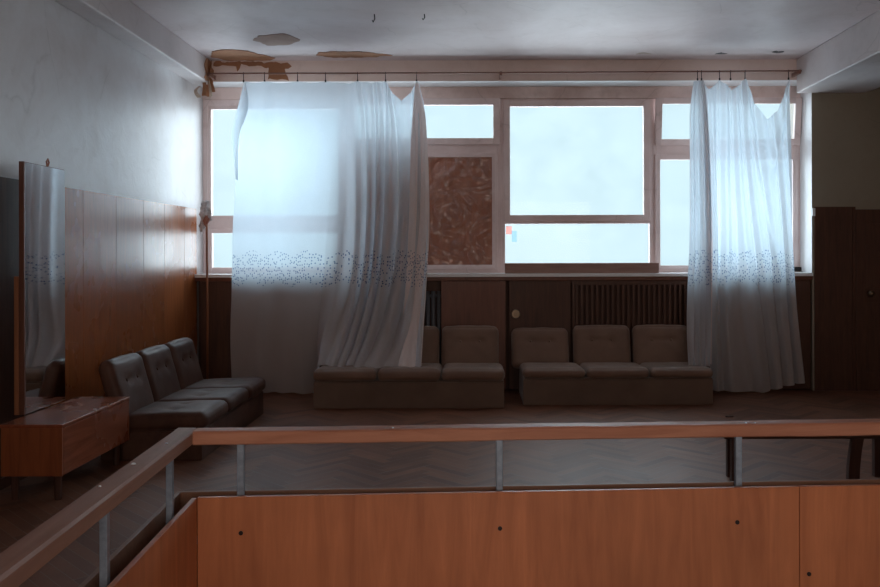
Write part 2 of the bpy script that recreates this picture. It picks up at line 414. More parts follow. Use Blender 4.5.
# unit 2
m = MB(); ring(m, xs[1], xs[2], zbot, ztop, .045, YF, YF + .08, .05, .03); m.box(xs[1] + .045, xs[2] - .045, YF, YF + .08, fz(153), fz(145)); m.build('window_frame', M['frame'], W[1], bevel=.004)
m = MB(); ring(m, xs[1] + .03, xs[2] - .02, fz(145), fz(98.5), .075, YF - .03, YF + .03); m.build('vent_sash', M['frame'], W[1], bevel=.005)
pane(W[1], xs[1] + .1, xs[2] - .09, fz(138.5), fz(105), YF)
m = MB(); ring(m, xs[1] + .045, xs[2] - .045, zbot + .04, fz(153), .045, YF - .02, YF + .04); m.build('sash', M['frame'], W[1], bevel=.004)
# unit 3
m = MB(); ring(m, xs[2], xs[3], zbot, ztop, .035, YF, YF + .08, .06, .05); m.box(xs[2] + .035, xs[3] - .035, YF, YF + .08, fz(224), fz(218)); m.build('window_frame', M['frame'], W[2], bevel=.004)
m = MB(); ring(m, fx(504), fx(650), fz(221), fz(101), .07, YF - .02, YF + .05, .065, .065); m.build('sash', M['frame'], W[2], bevel=.006)
pane(W[2], fx(509), fx(645), fz(216), fz(106), YF + .02); pane(W[2], xs[2] + .03, xs[3] - .03, fz(269), fz(223), YF + .04)
# unit 4
m = MB(); ring(m, xs[3], xs[4], zbot, ztop, .04, YF, YF + .08, .06, .04); m.box(xs[3] + .04, xs[4] - .04, YF, YF + .08, fz(155), fz(143.5)); m.build('window_frame', M['frame'], W[3], bevel=.004)
vs = empty('vent', (0, YF - .005, fz(146))); vs.parent = W[3]; vs.rotation_euler = (math.radians(7), 0, 0)
m = MB(); h = fz(99) - fz(146); ring(m, fx(655), fx(799.5), 0, h, .07, -.03, .03); m.build('vent_sash', M['frame'], vs, bevel=.005)
box(fx(655) + .06, fx(799.5) - .06, 0, .005, .06, h - .06).build('pane', M['glass'], vs)
m = MB(); ring(m, xs[3] + .02, xs[4] - .03, zbot + .04, fz(155), .06, YF - .02, YF + .04, .04); m.build('sash', M['frame'], W[3], bevel=.005)
pane(W[3], xs[3] + .07, xs[4] - .08, zbot + .07, fz(157), YF + .01)
m = MB(); m.box(xs[4] - .1, xs[4] - .01, YF - .06, YF - .03, SILL + .01, SILL + .06); m.build('window_latch', M['black'], W[3], bevel=.01)

# plywood filling of unit 2
pw = empty('plywood_panel', (0, YF, fz(267))); tag(pw, 'brown plywood sheets under crumpled plastic filling the window beside the left curtain', 'plywood')
px0, px1 = xs[1] + .09, xs[2] - .09; ph = fz(155) - fz(267)
seam = fx(443)
M['ply'] = wood('brown_plywood', (.46, .17, .085), (.30, .10, .05), 'z', .5, .3)
box(px0, seam + .01, .005, .017, 0, ph).build('plywood_sheet', M['ply'], pw)
box(seam, px1, .0, .012, 0, ph).build('plywood_sheet', M['ply'], pw)
# wrinkled film
def grid_mesh(name, fn, nu, nv, mat, parent=None, uvfn=None, sm=True):
    vs_ = []; fs = []; uvs = []
    for j in range(nv + 1):
        for i in range(nu + 1):
            vs_.append(fn(i / nu, j / nv))
            if uvfn: uvs.append(uvfn(i / nu, j / nv))
    for j in range(nv):
        for i in range(nu):
            a = j * (nu + 1) + i; fs.append((a, a + 1, a + nu + 2, a + nu + 1))
    me = bpy.data.meshes.new(name); me.from_pydata(vs_, [], fs); me.materials.append(mat)
    if uvfn:
        ul = me.uv_layers.new(name='UVMap')
        for lp in me.loops: ul.data[lp.index].uv = uvs[lp.vertex_index]
    if sm: smooth(me)
    o = bpy.data.objects.new(name, me); C.objects.link(o)
    if parent: o.parent = parent
    return o
from mathutils import noise as mn
def film(u, v):
    x = px0 + (px1 - px0) * u; z = ph * v
    t = 1.5 * mn.noise(Vector((x * 6 + math.sin(z * 9) * .6, z * 5, 3.1))) + .5 * abs(mn.noise(Vector((x * 14 - z * 10, z * 7, 9))))
    return (x, -.003 - .03 * abs(t) * (1 if 0 < u < 1 and 0 < v < 1 else 0), z)
grid_mesh('plastic_film', film, 70, 60, M['film'], pw)
m = MB(); ring(m, px0 - .01, px1 + .01, -.005, ph + .005, .03, -.022, -.006); m.build('batten_frame', M['frame'], pw)

# stickers on the low pane
s1 = empty('sticker', (fx(508), YF + .038, fz(236))); tag(s1, 'faded red paper scrap stuck on the low pane beside the frame', 'sticker')
box(-.02, .045, -.001, 0, .02, .11).build('paper', M['red'], s1)
s2 = box(fx(512), fx(517), YF + .037, YF + .0385, fz(242), fz(231)).build('sticker', M['blue']); tag(s2, 'small pale blue sticker on the low pane', 'sticker')

# sill
struct(box(XL, XO + .0, YW - .03, YF, SILL - .035, SILL).build('window_sill', M['soffit'], bevel=.004), 'thin white window sill board')
struct(box(XL, XO, YW - .015, YW + .02, SILL - .075, SILL - .035).build('trim_7', M['redpanel'], bevel=.003), 'red brown wooden lip under the sill')
o = box(PX(505, 9.33), PX(658.5, 9.33), 9.3, 9.42, SILL, SILL + .112).build('wooden_plank', M['plank'], bevel=.006)
tag(o, 'weathered brown wooden beam lying on the sill below the big clear window', 'plank')

# ------------------------------------------------------------------ radiator covers below the sill
def wpx(p): return PX(p, YW)
zc = SILL - .078
def cover(a, b, mat, label, knob=None, group=None):
    t = empty('cover_panel', (wpx(a), YW, 0)); tag(t, label, 'panel', group)
    w = wpx(b) - wpx(a) - .006
    m = MB(); m.box(0, w, 0, .02, .02, zc); m.build('board', mat, t, bevel=.003)
    if knob is not None:
        kx = wpx(knob[0]) - wpx(a); kz = PZ(knob[1], YW)
        m = MB(); m.cyl((kx, -.022, kz), (kx, 0, kz), .045, 20, .05); m.cyl((kx, -.03, kz), (kx, -.02, kz), .018, 14); m.build('round_vent_knob', M['knob'], t, bevel=.003)
    return t
cover(200.5, 318, M['wainscot_dark'], 'dark brown board under the sill behind the left curtain')
cover(318, 424, M['wainscot_dark'], 'dark board behind the left sofa and gathered curtain')
cover(441, 506, M['redpanel'], 'reddish brown board under the sill above the left sofa')
cover(509, 571, M['wainscot_dark'], 'dark brown cover board with a round pale knob', (515.5, 314))
cover(691, 811, M['wainscot_dark'], 'dark board behind the right curtain')
g = empty('radiator_grille', (wpx(572), YW, 0)); tag(g, 'dark wooden slatted radiator grille behind the right sofa', 'grille')
gw = wpx(690) - wpx(572)
m = MB(); m.box(0, gw, 0, .02, zc - .05, zc); m.box(0, gw, 0, .02, .02, .12); m.box(0, .03, 0, .02, .12, zc - .05); m.box(gw - .03, gw, 0, .02, .12, zc - .05)
m.build('grille_frame', M['wainscot_dark'], g, bevel=.002)
ns = 22
for k in range(ns):
    x = .05 + (gw - .1) * k / (ns - 1)
    box(x - .012, x + .012, .002, .016, .12, zc - .05).build('slat', M['wainscot_dark'], g)
r = empty('radiator', (wpx(424), YW + .04, 0)); tag(r, 'grey iron radiator glimpsed in the gap beside the left curtain', 'radiator')
for k in range(3):
    m = MB(); m.tube([(k * .06 + .035, .05, .12), (k * .06 + .035, .05, 1.08)], .024, 10); m.build('fin', M['iron'], r, sm=True)
m = MB(); m.cyl((0, .05, 1.03), (.19, .05, 1.03), .018); m.build('header_pipe', M['iron'], r)
m = MB(); m.cyl((0, .05, .17), (.19, .05, .17), .018); m.build('header_pipe', M['iron'], r)
m = MB(); m.box(.02, .15, .03, .07, 0, .15); m.build('foot', M['iron'], r)

# ------------------------------------------------------------------ sofas
def cushion(m, x0, x1, y0, y1, z0, z1, r=.04, puff=.02, dimples=(), n=18, rot=None, piv=None, wob=.004, seed=0):
    """rounded, slightly puffed box; dimples = (u, v, axis) on the z+ or y- face"""
    c = Vector(((x0 + x1) / 2, (y0 + y1) / 2, (z0 + z1) / 2)); h = Vector(((x1 - x0) / 2, (y1 - y0) / 2, (z1 - z0) / 2))
    bm = bmesh.new(); bmesh.ops.create_cube(bm, size=2); bmesh.ops.subdivide_edges(bm, edges=bm.edges[:], cuts=n, use_grid_fill=True)
    for v in bm.verts:
        a = Vector(v.co)
        # spread samples towards the rim
        q = Vector([math.copysign(abs(k) ** .8, k) for k in a])
        p = Vector((q.x * h.x, q.y * h.y, q.z * h.z))
        inner = Vector([max(-h[i] + r, min(h[i] - r, p[i])) for i in range(3)])
        d = p - inner
        p = inner + (d.normalized() * r if d.length > 1e-6 else d)
        fxp = max(0, 1 - q.x ** 2); fyp = max(0, 1 - q.y ** 2); fzp = max(0, 1 - q.z ** 2)
        if a.z > .999: p.z += puff * fxp ** .5 * fyp ** .5
        if a.y < -.999: p.y -= puff * fxp ** .5 * fzp ** .5 * .8
        if a.z < -.999: p.z -= puff * .2 * fxp * fyp
        nz = mn.noise(Vector((p.x * 9 + seed * 3.7, p.y * 9, p.z * 9 + seed))) * wob
        p += Vector((0, -nz, nz))
        for (du, dv, ax) in dimples:
            if ax == 'z' and a.z > .5: p.z -= .022 * math.exp(-(((p.x - du) ** 2 + (p.y - dv) ** 2) / .0016))
            if ax == 'y' and a.y < -.5: p.y += .022 * math.exp(-(((p.x - du) ** 2 + (p.z - dv) ** 2) / .0014)) + .006 * math.exp(-((p.z - dv) ** 2) / .0003) * max(0, 1 - abs(p.x) / (h.x * .8))
        v.co = c + p
        if rot is not None: v.co = Vector(piv) + rot @ (v.co - Vector(piv))
    me = bpy.data.meshes.new('t'); bm.to_mesh(me); bm.free(); m.bm.from_mesh(me); bpy.data.meshes.remove(me)

def sofa(loc, rz, label, mat, matb, L=1.86, seat=.40, bh=.36, base=.25, depth=.66, backs=((0, 0, 0),) * 3, lean=14, base_in=.01):
    t = empty('sofa', loc, rz); tag(t, label, 'sofa')
    m = MB(); m.box(base_in, L - base_in, .03, depth + .14, .0, base); m.box(base_in + .002, L - base_in - .002, .036, depth + .13, base, base + .012)
    m.build('base', matb, t, bevel=.012, segs=3)
    w = L / 3
    for k in range(3):
        m = MB(); rs = Matrix.Rotation(math.radians(-2.0), 3, 'X')
        cushion(m, k * w + .003, (k + 1) * w - .003, 0, depth, base + .012, seat, .05, .012, ((-.12, -.02, 'z'), (.12, -.02, 'z')), rot=rs, piv=(0, 0, base), seed=k + loc[0])
        c = m.build('seat_cushion', mat, t, sm=True)
        bxo, bzo, bl = backs[k]
        m = MB(); rr = Matrix.Rotation(math.radians(-(lean + bl)), 3, 'X')
        zb = base + .03
        cushion(m, k * w + .012 + bxo, (k + 1) * w - .012 + bxo, depth - .06, depth + .06, zb, seat + bh + .03 + bzo, .05, .018, ((-.1, .07, 'y'), (.1, .07, 'y')), rot=rr, piv=(0, depth, zb), seed=k + 9)
        b = m.build('backrest', mat, t, sm=True)
        for sx in (-.1, .1):
            p = Vector((k * w + w / 2 + bxo + sx, depth - .06 + .008, (zb + seat + bh + .03 + bzo) / 2 + .07)); p = Vector((0, depth, zb)) + rr @ (p - Vector((0, depth, zb)))
            m = MB(); bmesh.ops.create_uvsphere(m.bm, u_segments=10, v_segments=6, radius=.012, matrix=Matrix.Translation(p)); m.build('button', mat, b, sm=True)
    return t
sofa((-1.548, 8.20, 0), 0, 'khaki three-seat sofa with the left curtain draped over its seats', M['fab'], M['fab_base'], L=1.855, seat=.38, bh=.32, backs=((-.03, 0, 0),) * 3)
sofa((.48, 8.36, 0), 0, 'khaki three-seat sofa in front of the slatted grille, its left backrest tilted', M['fab'], M['fab_base'], L=1.88, seat=.36, bh=.335, backs=((-.085, -.025, 5), (-.06, -.005, 0), (-.055, -.005, 0)))
sofa((-1.93, 6.16, 0), math.pi / 2, 'dark brown leatherette three-seat sofa along the panelled left wall', M['leather'], M['leather'], L=1.84, seat=.345, bh=.345, base=.21, depth=.62, lean=15)

# ------------------------------------------------------------------ vanity table and mirror
t = empty('vanity_table', (-2.835, 5.12, .025)); tag(t, 'low glossy reddish wooden cabinet under the tall mirror by the left wall', 'table')
m = MB(); m.box(0, .375, 0, 1.01, .425, .445); m.build('table_top', M['table'], t, bevel=.003)
m = MB(); m.box(.004, .371, .004, .02, .134, .425); m.box(.004, .371, .99, 1.006, .134, .425); m.box(.004, .355, .02, .99, .134, .15); m.box(.004, .02, .02, .99, .15, .425)
m.build('carcass', M['table_side'], t, bevel=.002)
m = MB(); m.box(.355, .371, .022, .988, .137, .422); m.build('front_panel', M['table'], t, bevel=.002)
for (x, y) in ((.05, .08), (.31, .08), (.05, .93), (.31, .93)):
    m = MB(); m.tube([(x, y, -.025), (x, y, .135)], [.02, .025], 10); m.build('leg', M['darkwood'], t)
t = empty('standing_mirror', (-2.85, 5.43, .471)); tag(t, 'tall narrow wall mirror on the low cabinet, reflecting the curtain', 'mirror')
box(-.004, 0, .012, .545, .004, 1.605).build('mirror_glass', M['mirror'], t)
m = MB(); m.box(-.03, -.004, 0, .55, 0, 1.61); m.box(-.03, .003, -.004, .012, 0, 1.61); m.build('mirror_backing', M['edgewood'], t, bevel=.002)
m = MB(); m.box(-.06, -.031, -.01, .57, 0, .88); m.build('back_board', M['pole'], t, bevel=.003)
m = MB(); m.tube([(-.01, .32, 1.61), (-.01, .31, 1.64), (-.01, .33, 1.66), (-.01, .345, 1.64), (-.01, .33, 1.615)], .006, 6); m.build('hanging_hook', M['rag2'], t)

# ------------------------------------------------------------------ balustrade
B = empty('balustrade', (P0.x, P0.y, 0), AL); tag(B, 'stair well railing with worn wooden handrail, steel posts and orange veneer panels', 'railing')
zt = .935; zp = .739
def rail_mesh(along, a0, a1, c0, c1, z0, z1, seed):
    m = MB(); N = int((a1 - a0) / .04); prof = [(c0, z0 + .004), (c0 + .004, z0), (c1 - .004, z0), (c1, z0 + .004), (c1, z1 - .006), (c1 - .006, z1), (c0 + .006, z1), (c0, z1 - .006)]
    rings = []
    for i in range(N + 1):
        a = a0 + (a1 - a0) * i / N; vs_ = []
        for j, (c, z) in enumerate(prof):
            k = mn.noise(Vector((a * 3.3, j * .4, seed))) * .0022 + mn.noise(Vector((a * 11, j * 1.3, seed))) * .0008
            p = (a, c + k, z + k) if along == 'x' else (c + k, a, z + k)
            vs_.append(m.bm.verts.new(p))
        rings.append(vs_)
    for i in range(N):
        for j in range(8): m.bm.faces.new((rings[i][j], rings[i][(j + 1) % 8], rings[i + 1][(j + 1) % 8], rings[i + 1][j]))
    m.bm.faces.new(rings[0]); m.bm.faces.new(rings[-1][::-1])
    return m
rail_mesh('x', .001, 5.2, 0, .066, zt - .042, zt, 1.0).build('handrail', M['rail'], B)
rail_mesh('y', -3.9, .066, -.067, 0, zt - .042, zt, 5.0).build('handrail', M['raily'], B)
def holes(pan, pts, axis):
    for p in pts:
        m = MB()
        if axis == 'y': m.cyl((p[0], -.0325, p[1]), (p[0], -.029, p[1]), .007, 12)
        else: m.cyl((.021, p[0], p[1]), (.0245, p[0], p[1]), .007, 12)
        m.build('screw', M['screw'], pan)
SM = 1.915
p1 = box(.023, SM - .001, -.03, -.014, -.25, zp).build('veneer_panel', M['balu'], B, bevel=.0015)
p2 = box(SM + .001, 5.2, -.03, -.014, -.25, zp).build('veneer_panel', M['balu'], B, bevel=.0015)
p3 = box(.006, .022, -3.9, -.0305, -.25, zp).build('veneer_panel', M['balu'], B, bevel=.0015)
holes(p1, [(.155, .628), (.955, .626), (1.712, .63)], 'y'); holes(p2, [(SM + .03, .46), (2.5, .628), (3.3, .628)], 'y')
holes(p3, [(-.4, .6), (-1.0, .6)], 'x')
box(-.06, 5.2, .036, .05, -.05, zp).build('outer_board', M['board'], B, bevel=.002)
box(-.06, -.046, -3.9, .036, -.05, zp).build('outer_board', M['board'], B, bevel=.002)
for x in (.146, .957, 1.731, 2.55, 3.4, 4.2, 5.0):
    box(x - .0105, x + .0105, .004, .022, -.25, zt - .04).build('post', M['steel'], B, bevel=.002)
for y in (-.175, -.68, -1.2, -1.8, -2.6, -3.4):
    box(-.026, -.008, y - .0105, y + .0105, -.25, zt - .04).build('post', M['steel'], B, bevel=.002)
m = MB(); m.box(-.03, 5.2, -.008, .034, zp - .15, zp - .137); m.build('flat_bar', M['steel'], B)
m = MB(); m.box(-.042, -.0, -3.9, -.01, zp - .15, zp - .137); m.build('flat_bar', M['steel'], B)

for (fxl, fyl, sz) in ((-.045, -.40, .007), (-.03, -.16, .005), (-.05, -.62, .004)):
    m = MB(); m.cyl((fxl, fyl, zt - .001), (fxl, fyl, zt + .002), sz, 9, sz * .7); m.build('paint_fleck', M['soffit'], B)
for (fxl, sz) in ((1.76, .005), (1.79, .004), (.62, .004)):
    m = MB(); m.cyl((fxl, .02, zt - .001), (fxl, .02, zt + .002), sz, 9, sz * .7); m.build('paint_fleck', M['soffit'], B)
# low bench behind the railing, only its legs show below the handrail
t = empty('low_bench', (1.60, 5.52, 0)); tag(t, 'low dark wooden bench behind the railing, only its curved legs visible', 'bench')
m = MB(); m.box(.02, 1.25, .0, .2, .285, .315); m.build('bench_top', M['darkwood'], t, bevel=.006)
def cleg(x, y, lean, wdt=.031):
    m = MB(); N = 8
    for i in range(N):
        z0, z1 = .29 * i / N, .29 * (i + 1) / N
        f = lambda z: x + lean * (z / .29) ** 2
        q = [m.bm.verts.new(c) for c in ((f(z0) - wdt, y - .02, z0), (f(z0) + wdt, y - .02, z0), (f(z0) + wdt, y + .02, z0), (f(z0) - wdt, y + .02, z0), (f(z1) - wdt, y - .02, z1), (f(z1) + wdt, y - .02, z1), (f(z1) + wdt, y + .02, z1), (f(z1) - wdt, y + .02, z1))]
        for a in ((0, 3, 2, 1), (4, 5, 6, 7), (0, 1, 5, 4), (1, 2, 6, 5), (2, 3, 7, 6), (3, 0, 4, 7)): m.bm.faces.new([q[k] for k in a])
    bmesh.ops.remove_doubles(m.bm, verts=m.bm.verts, dist=.0005)
    return m
cleg(.10, .03, 0).build('leg', M['darkwood'], t); cleg(.86, .03, .03, .036).build('leg', M['darkwood'], t); cleg(1.09, .17, 0).build('leg', M['darkwood'], t); cleg(.115, .17, 0).build('leg', M['darkwood'], t)

# ------------------------------------------------------------------ curtain rod and rings
YR = 9.05
t = empty('curtain_rod', (0, YR, 0)); tag(t, 'thin brown curtain rod running the length of the window', 'rod')
zr = PZ(72.8, YR)
def rodz(x): return zr - .006 * math.sin((x + 2.8) / 6.2 * math.pi) + .012 * (x + 2.8) / 6.2
pts = [(-2.80 + 6.28 * i / 24, 0, rodz(-2.80 + 6.28 * i / 24)) for i in range(25)]
m = MB(); m.tube(pts, .009, 8); m.build('rod', M['rod'], t, sm=True)
for x in (-2.79, 3.46, .3):
    m = MB(); m.box(x - .012, x + .012, -.01, .2, rodz(x) - .03, rodz(x) + .012); m.build('bracket', M['rod'], t, bevel=.002)
def ring_obj(px, group, label):
    x = PX(px, YR); z0 = rodz(x)
    o = empty('curtain_clip', (x, YR, z0)); tag(o, label, 'curtain clip', group)
    m = MB(); pts = [(0, .014 * math.sin(a), -.004 + .015 * math.cos(a)) for a in [2 * math.pi * k / 14 for k in range(15)]]; m.tube(pts, .0028, 6); m.build('ring', M['black'], o, sm=True)
    m = MB(); m.box(-.004, .004, -.004, .004, -.085, -.018); m.box(-.008, .008, -.006, .006, -.095, -.07); m.build('clip', M['black'], o, bevel=.002)
for p in (244, 265, 298, 326, 358, 386, 417): ring_obj(p, 'clips holding the left curtain', 'small dark clip on the rod holding up the left curtain')
for p in (698, 702, 720, 745.5, 789): ring_obj(p, 'clips holding the right curtain', 'small dark clip on the rod holding up the right curtain')
ring_obj(731, None, 'empty dark curtain clip hanging between two clips of the right curtain')

# ------------------------------------------------------------------ curtains
def interp(xs_, ys_, x):
    return float(np.interp(x, xs_, ys_))
def curtain(name, cols, nu, nv, ripple, parent, width, uv0=0, mat='sheer'):
    """cols: list of (u, [(px, py, Y), ...]); surface spans the columns, each resampled by height."""
    NR = 40
    us = [c[0] for c in cols]; tab = []
    for u, pl in cols:
        P = [(PX(a, y), y, PZ(b, y)) for a, b, y in pl]
        s = [0]
        for a, b in zip(P[:-1], P[1:]): s.append(s[-1] + (Vector(a) - Vector(b)).length)
        s = [k / s[-1] for k in s]
        # smooth resample (hermite)
        col = []
        for k in range(NR + 1):
            q = k / NR
            i = max(0, min(len(s) - 2, int(np.searchsorted(s, q, side='right') - 1)))
            h_ = s[i + 1] - s[i]; tt = (q - s[i]) / h_
            pt = []
            for d_ in range(3):
                y0, y1 = P[i][d_], P[i + 1][d_]
                m0 = ((P[i + 1][d_] - P[i - 1][d_]) / (s[i + 1] - s[i - 1]) if i > 0 else (y1 - y0) / h_) * h_
                m1 = ((P[i + 2][d_] - P[i][d_]) / (s[i + 2] - s[i]) if i < len(s) - 2 else (y1 - y0) / h_) * h_
                t2, t3 = tt * tt, tt ** 3
                pt.append((2 * t3 - 3 * t2 + 1) * y0 + (t3 - 2 * t2 + tt) * m0 + (-2 * t3 + 3 * t2) * y1 + (t3 - t2) * m1)
            col.append(pt)
        tab.append(col)
    tab = np.array(tab)
    def fn(u, v):
        k = v * NR; k0 = min(int(k), NR - 1); kf = k - k0
        row = tab[:, k0] * (1 - kf) + tab[:, k0 + 1] * kf
        p = [float(np.interp(u, us, row[:, d_])) for d_ in range(3)]
        dx, dy, dz = ripple(u, v)
        return (p[0] + dx, p[1] + dy, p[2] + dz)
    def uvf(u, v):
        p = fn(u, v)
        return (uv0 + u * width, p[2])
    return grid_mesh(name, fn, nu, nv, M[mat], parent, uvf)

sst = lambda a, b, x: (lambda t: t * t * (3 - 2 * t))(max(0, min(1, (x - a) / (b - a))))
LC = empty('sheer_curtain', (0, 0, 0)); tag(LC, 'wide white sheer curtain at the left, its right side draped onto the sofa seats', 'curtain')
y0 = 9.04
L = [
 (0.00, [(246, 81, y0), (244, 110, y0), (238, 150, y0), (233, 215, y0), (231, 290, y0), (229.5, 340, 9.06), (232, 391.5, 9.08)]),
 (0.12, [(265, 81, y0), (262, 110, y0), (259, 150, y0), (257, 215, y0), (254, 290, y0), (252, 340, 9.06), (253, 392.5, 9.08)]),
 (0.27, [(298, 81, y0), (294, 110, y0), (290, 150, y0), (285, 215, y0), (281, 290, y0), (279, 340, 9.06), (279, 392, 9.08)]),
 (0.40, [(326, 81, y0), (322, 110, y0), (318, 150, y0), (312, 215, y0), (307, 290, y0), (302, 340, 9.06), (304, 393, 9.08)]),
 (0.455, [(338, 81, y0), (336, 110, y0), (333, 150, y0), (328, 215, y0), (322, 290, 9.03), (317, 340, 9.05), (320, 392, 9.08)]),
 (0.50, [(349, 82, y0), (348, 110, y0), (347, 150, y0), (344, 215, 9.0), (335, 290, 8.9), (323, 335, 8.74), (318, 365, 8.42)]),
 (0.57, [(358, 81, y0), (361, 110, y0), (361, 150, y0), (359, 215, 9.0), (353, 290, 8.88), (342, 338, 8.68), (334, 365.5, 8.40)]),
 (0.72, [(386, 81, y0), (387, 110, y0), (386, 150, y0), (384, 215, 8.99), (379, 290, 8.86), (369, 340, 8.66), (360, 366, 8.39)]),
 (0.80, [(393, 93, y0), (398, 125, y0), (400, 160, y0), (401, 215, 8.98), (397, 290, 8.85), (388, 340, 8.64), (379, 367, 8.38)]),
 (0.86, [(402, 101, y0), (407, 130, y0), (409, 165, y0), (410, 215, 8.98), (408, 290, 8.85), (401, 340, 8.64), (394, 366, 8.39)]),
 (0.91, [(411, 92, y0), (413, 125, 9.02), (416, 165, 9.0), (417, 215, 8.97), (415, 290, 8.84), (410, 340, 8.64), (405, 367, 8.38)]),
 (0.95, [(417, 81, y0), (419, 115, 9.0), (421, 160, 8.98), (422, 215, 8.95), (421, 290, 8.82), (416, 340, 8.62), (412, 365, 8.39)]),
 (1.00, [(419, 82, y0), (426, 115, 8.98), (428, 180, 8.96), (428.5, 240, 8.92), (425, 300, 8.8), (422, 340, 8.62), (420, 366.5, 8.38)])]
def rip_left(u, v):
    r = sst(.42, .75, u)
    a = .008 + .020 * v + r * (.012 + .030 * min(1, v * 2.2))
    ph_ = 2 * math.pi * (u * 5 + r * 4.5 * u + .35 * math.sin(v * 3 + u * 5) + .5 * mn.noise(Vector((u * 4, v * 1.5, 1))))
    dy = a * math.sin(ph_) + r * .006 * math.sin(ph_ * 1.7 + 1) - r * .03 * sst(.55, .8, v)
    edge = 1 - sst(.90, 1, v) * r * .6
    dx = r * .012 * math.cos(ph_) * min(1, v * 3)
    hook = 0
    if v < .12:      # little sag between the clips
        hk = [0, .12, .27, .40, .57, .72, .95]
        if u < .72:
            i = max(i for i, h_ in enumerate(hk) if h_ <= u + 1e-9); sp = hk[min(i + 1, 6)] - hk[i]
            hook = -.014 * math.sin(math.pi * (u - hk[i]) / sp) * (1 - v / .12)
    dz = hook + (.022 * mn.noise(Vector((u * 16, 3, 1))) * sst(.95, 1, v))
    if v > .8: dy = dy * edge
    return dx, dy, dz
c = curtain('voile', L, 420, 170, rip_left, LC, 3.2)
# doubled strip at the right edge and the turned-back corner at the left edge
D = [(0, [(415.5, 84, 8.99), (411, 140, 8.97), (409, 215, 8.93), (405, 290, 8.79), (401, 335, 8.62), (398, 366, 8.36)]),
     (.5, [(417, 82, 8.985), (418, 140, 8.95), (420, 215, 8.91), (417, 290, 8.78), (412, 335, 8.60), (409, 367, 8.35)]),
     (1, [(419, 83, 8.99), (426, 120, 8.95), (429.5, 215, 8.91), (426, 290, 8.78), (423, 335, 8.60), (421, 366, 8.35)])]
curtain('folded_edge', D, 60, 90, lambda u, v: (0, .016 * math.sin(u * 13 + v * 3) * min(1, v * 4), 0), LC, .5, 7, 'sheer2')
D2 = [(0, [(244.5, 81, 9.02), (240, 100, 9.0), (231.5, 131, 8.99), (233, 150, 9.0), (236, 178, 9.02)]),
      (1, [(246, 82, 9.03), (249, 100, 9.02), (247, 114, 9.01), (239, 136, 9.01), (238, 180, 9.03)])]
curtain('turned_corner', D2, 12, 40, lambda u, v: (0, -.012 * math.sin(u * 3.1), 0), LC, .2, 9)

RC = empty('sheer_curtain', (0, 0, 0)); tag(RC, 'white sheer curtain at the right, hanging to the floor, top sagging deeply', 'curtain')
yb = 9.05
Rr = [
 (0.00, [(703, 82, yb), (707, 120, yb), (711, 170, yb), (713, 240, yb), (712, 310, yb), (711, 391, 9.07)]),
 (0.10, [(710, 90, yb), (713, 125, yb), (716, 170, yb), (719, 240, yb), (719, 310, yb), (720, 391.5, 9.07)]),
 (0.20, [(720, 80, yb), (722, 120, yb), (724, 170, yb), (728, 240, yb), (728, 310, yb), (731, 392, 9.07)]),
 (0.33, [(733, 91, yb), (735, 125, yb), (736, 170, yb), (739, 240, yb), (740, 310, yb), (746, 392.5, 9.07)]),
 (0.46, [(745.5, 80, yb), (747, 120, yb), (749, 170, yb), (752, 240, yb), (755, 310, yb), (762, 393, 9.07)]),
 (0.60, [(756, 104, yb), (759, 135, yb), (762, 180, yb), (766, 240, yb), (769, 310, yb), (776, 390, 9.08)]),
 (0.72, [(767, 120, yb), (770, 145, yb), (773, 185, yb), (777, 240, yb), (780, 310, yb), (786, 387, 9.08)]),
 (0.84, [(778, 112, yb), (780, 140, yb), (783, 185, yb), (786, 240, yb), (789, 310, yb), (795, 385, 9.09)]),
 (1.00, [(789.5, 80, yb), (791, 120, yb), (793, 180, yb), (794, 240, yb), (797, 310, yb), (806, 383, 9.10)])]
def rip_right(u, v):
    a = .010 + .030 * min(1, v * 1.6)
    ph_ = 2 * math.pi * (u * 6.5 + .35 * math.sin(v * 2.4 + u * 3) + .45 * mn.noise(Vector((u * 3, v * 1.2, 4))))
    dy = a * math.sin(ph_) + .010 * math.sin(ph_ * 2.1 + v * 2)
    # diagonal pull folds from the last two clips
    d1 = (u - .46) - v * .45; dy -= .03 * math.exp(-(d1 / .025) ** 2) * (1 - sst(.5, .8, v))
    d2 = (1.0 - u) - v * 1.5; dy -= .03 * math.exp(-(d2 / .05) ** 2) * (1 - sst(.15, .4, v))
    return .008 * math.cos(ph_), dy, 0
curtain('voile', Rr, 300, 170, rip_right, RC, 2.4, 20)
NC = empty('sheer_curtain', (0, 0, 0)); tag(NC, 'narrow bunched white sheer curtain hanging down behind the right sofa', 'curtain')
yn = 9.0
Nn = [(0, [(694, 82, yn), (690, 110, yn), (690, 170, yn), (690, 240, yn), (688, 290, 8.92), (687, 330, 8.72), (688, 366, 8.50)]),
      (1, [(704, 81, yn), (708, 110, yn), (711, 170, yn), (712.5, 240, yn), (712, 290, 8.93), (711.5, 330, 8.74), (711, 367, 8.50)])]
curtain('voile', Nn, 220, 130, lambda u, v: (.01 * math.cos(u * 27 + 2 * v), (.012 + .022 * min(1, v * 3)) * math.sin(u * 24 + 3 * u * u + 1.5 * math.sin(v * 4)), 0), NC, 1.4, 30)
N2 = [(0, [(700, 83, 9.06), (701, 110, 9.06), (703, 170, 9.06), (703, 240, 9.06), (703, 290, 8.98), (703, 330, 8.80), (703, 365, 8.56)]),
      (1, [(705, 83, 9.06), (708, 110, 9.06), (711, 170, 9.06), (712.5, 240, 9.06), (712, 290, 8.98), (711.5, 330, 8.80), (711, 365, 8.56)])]
curtain('folded_edge', N2, 60, 80, lambda u, v: (0, .014 * math.sin(u * 21 + v * 2), 0), NC, .5, 40, 'sheer2')
NC['label'] = 'narrow bunched white sheer curtain falling onto the right end of the right sofa'

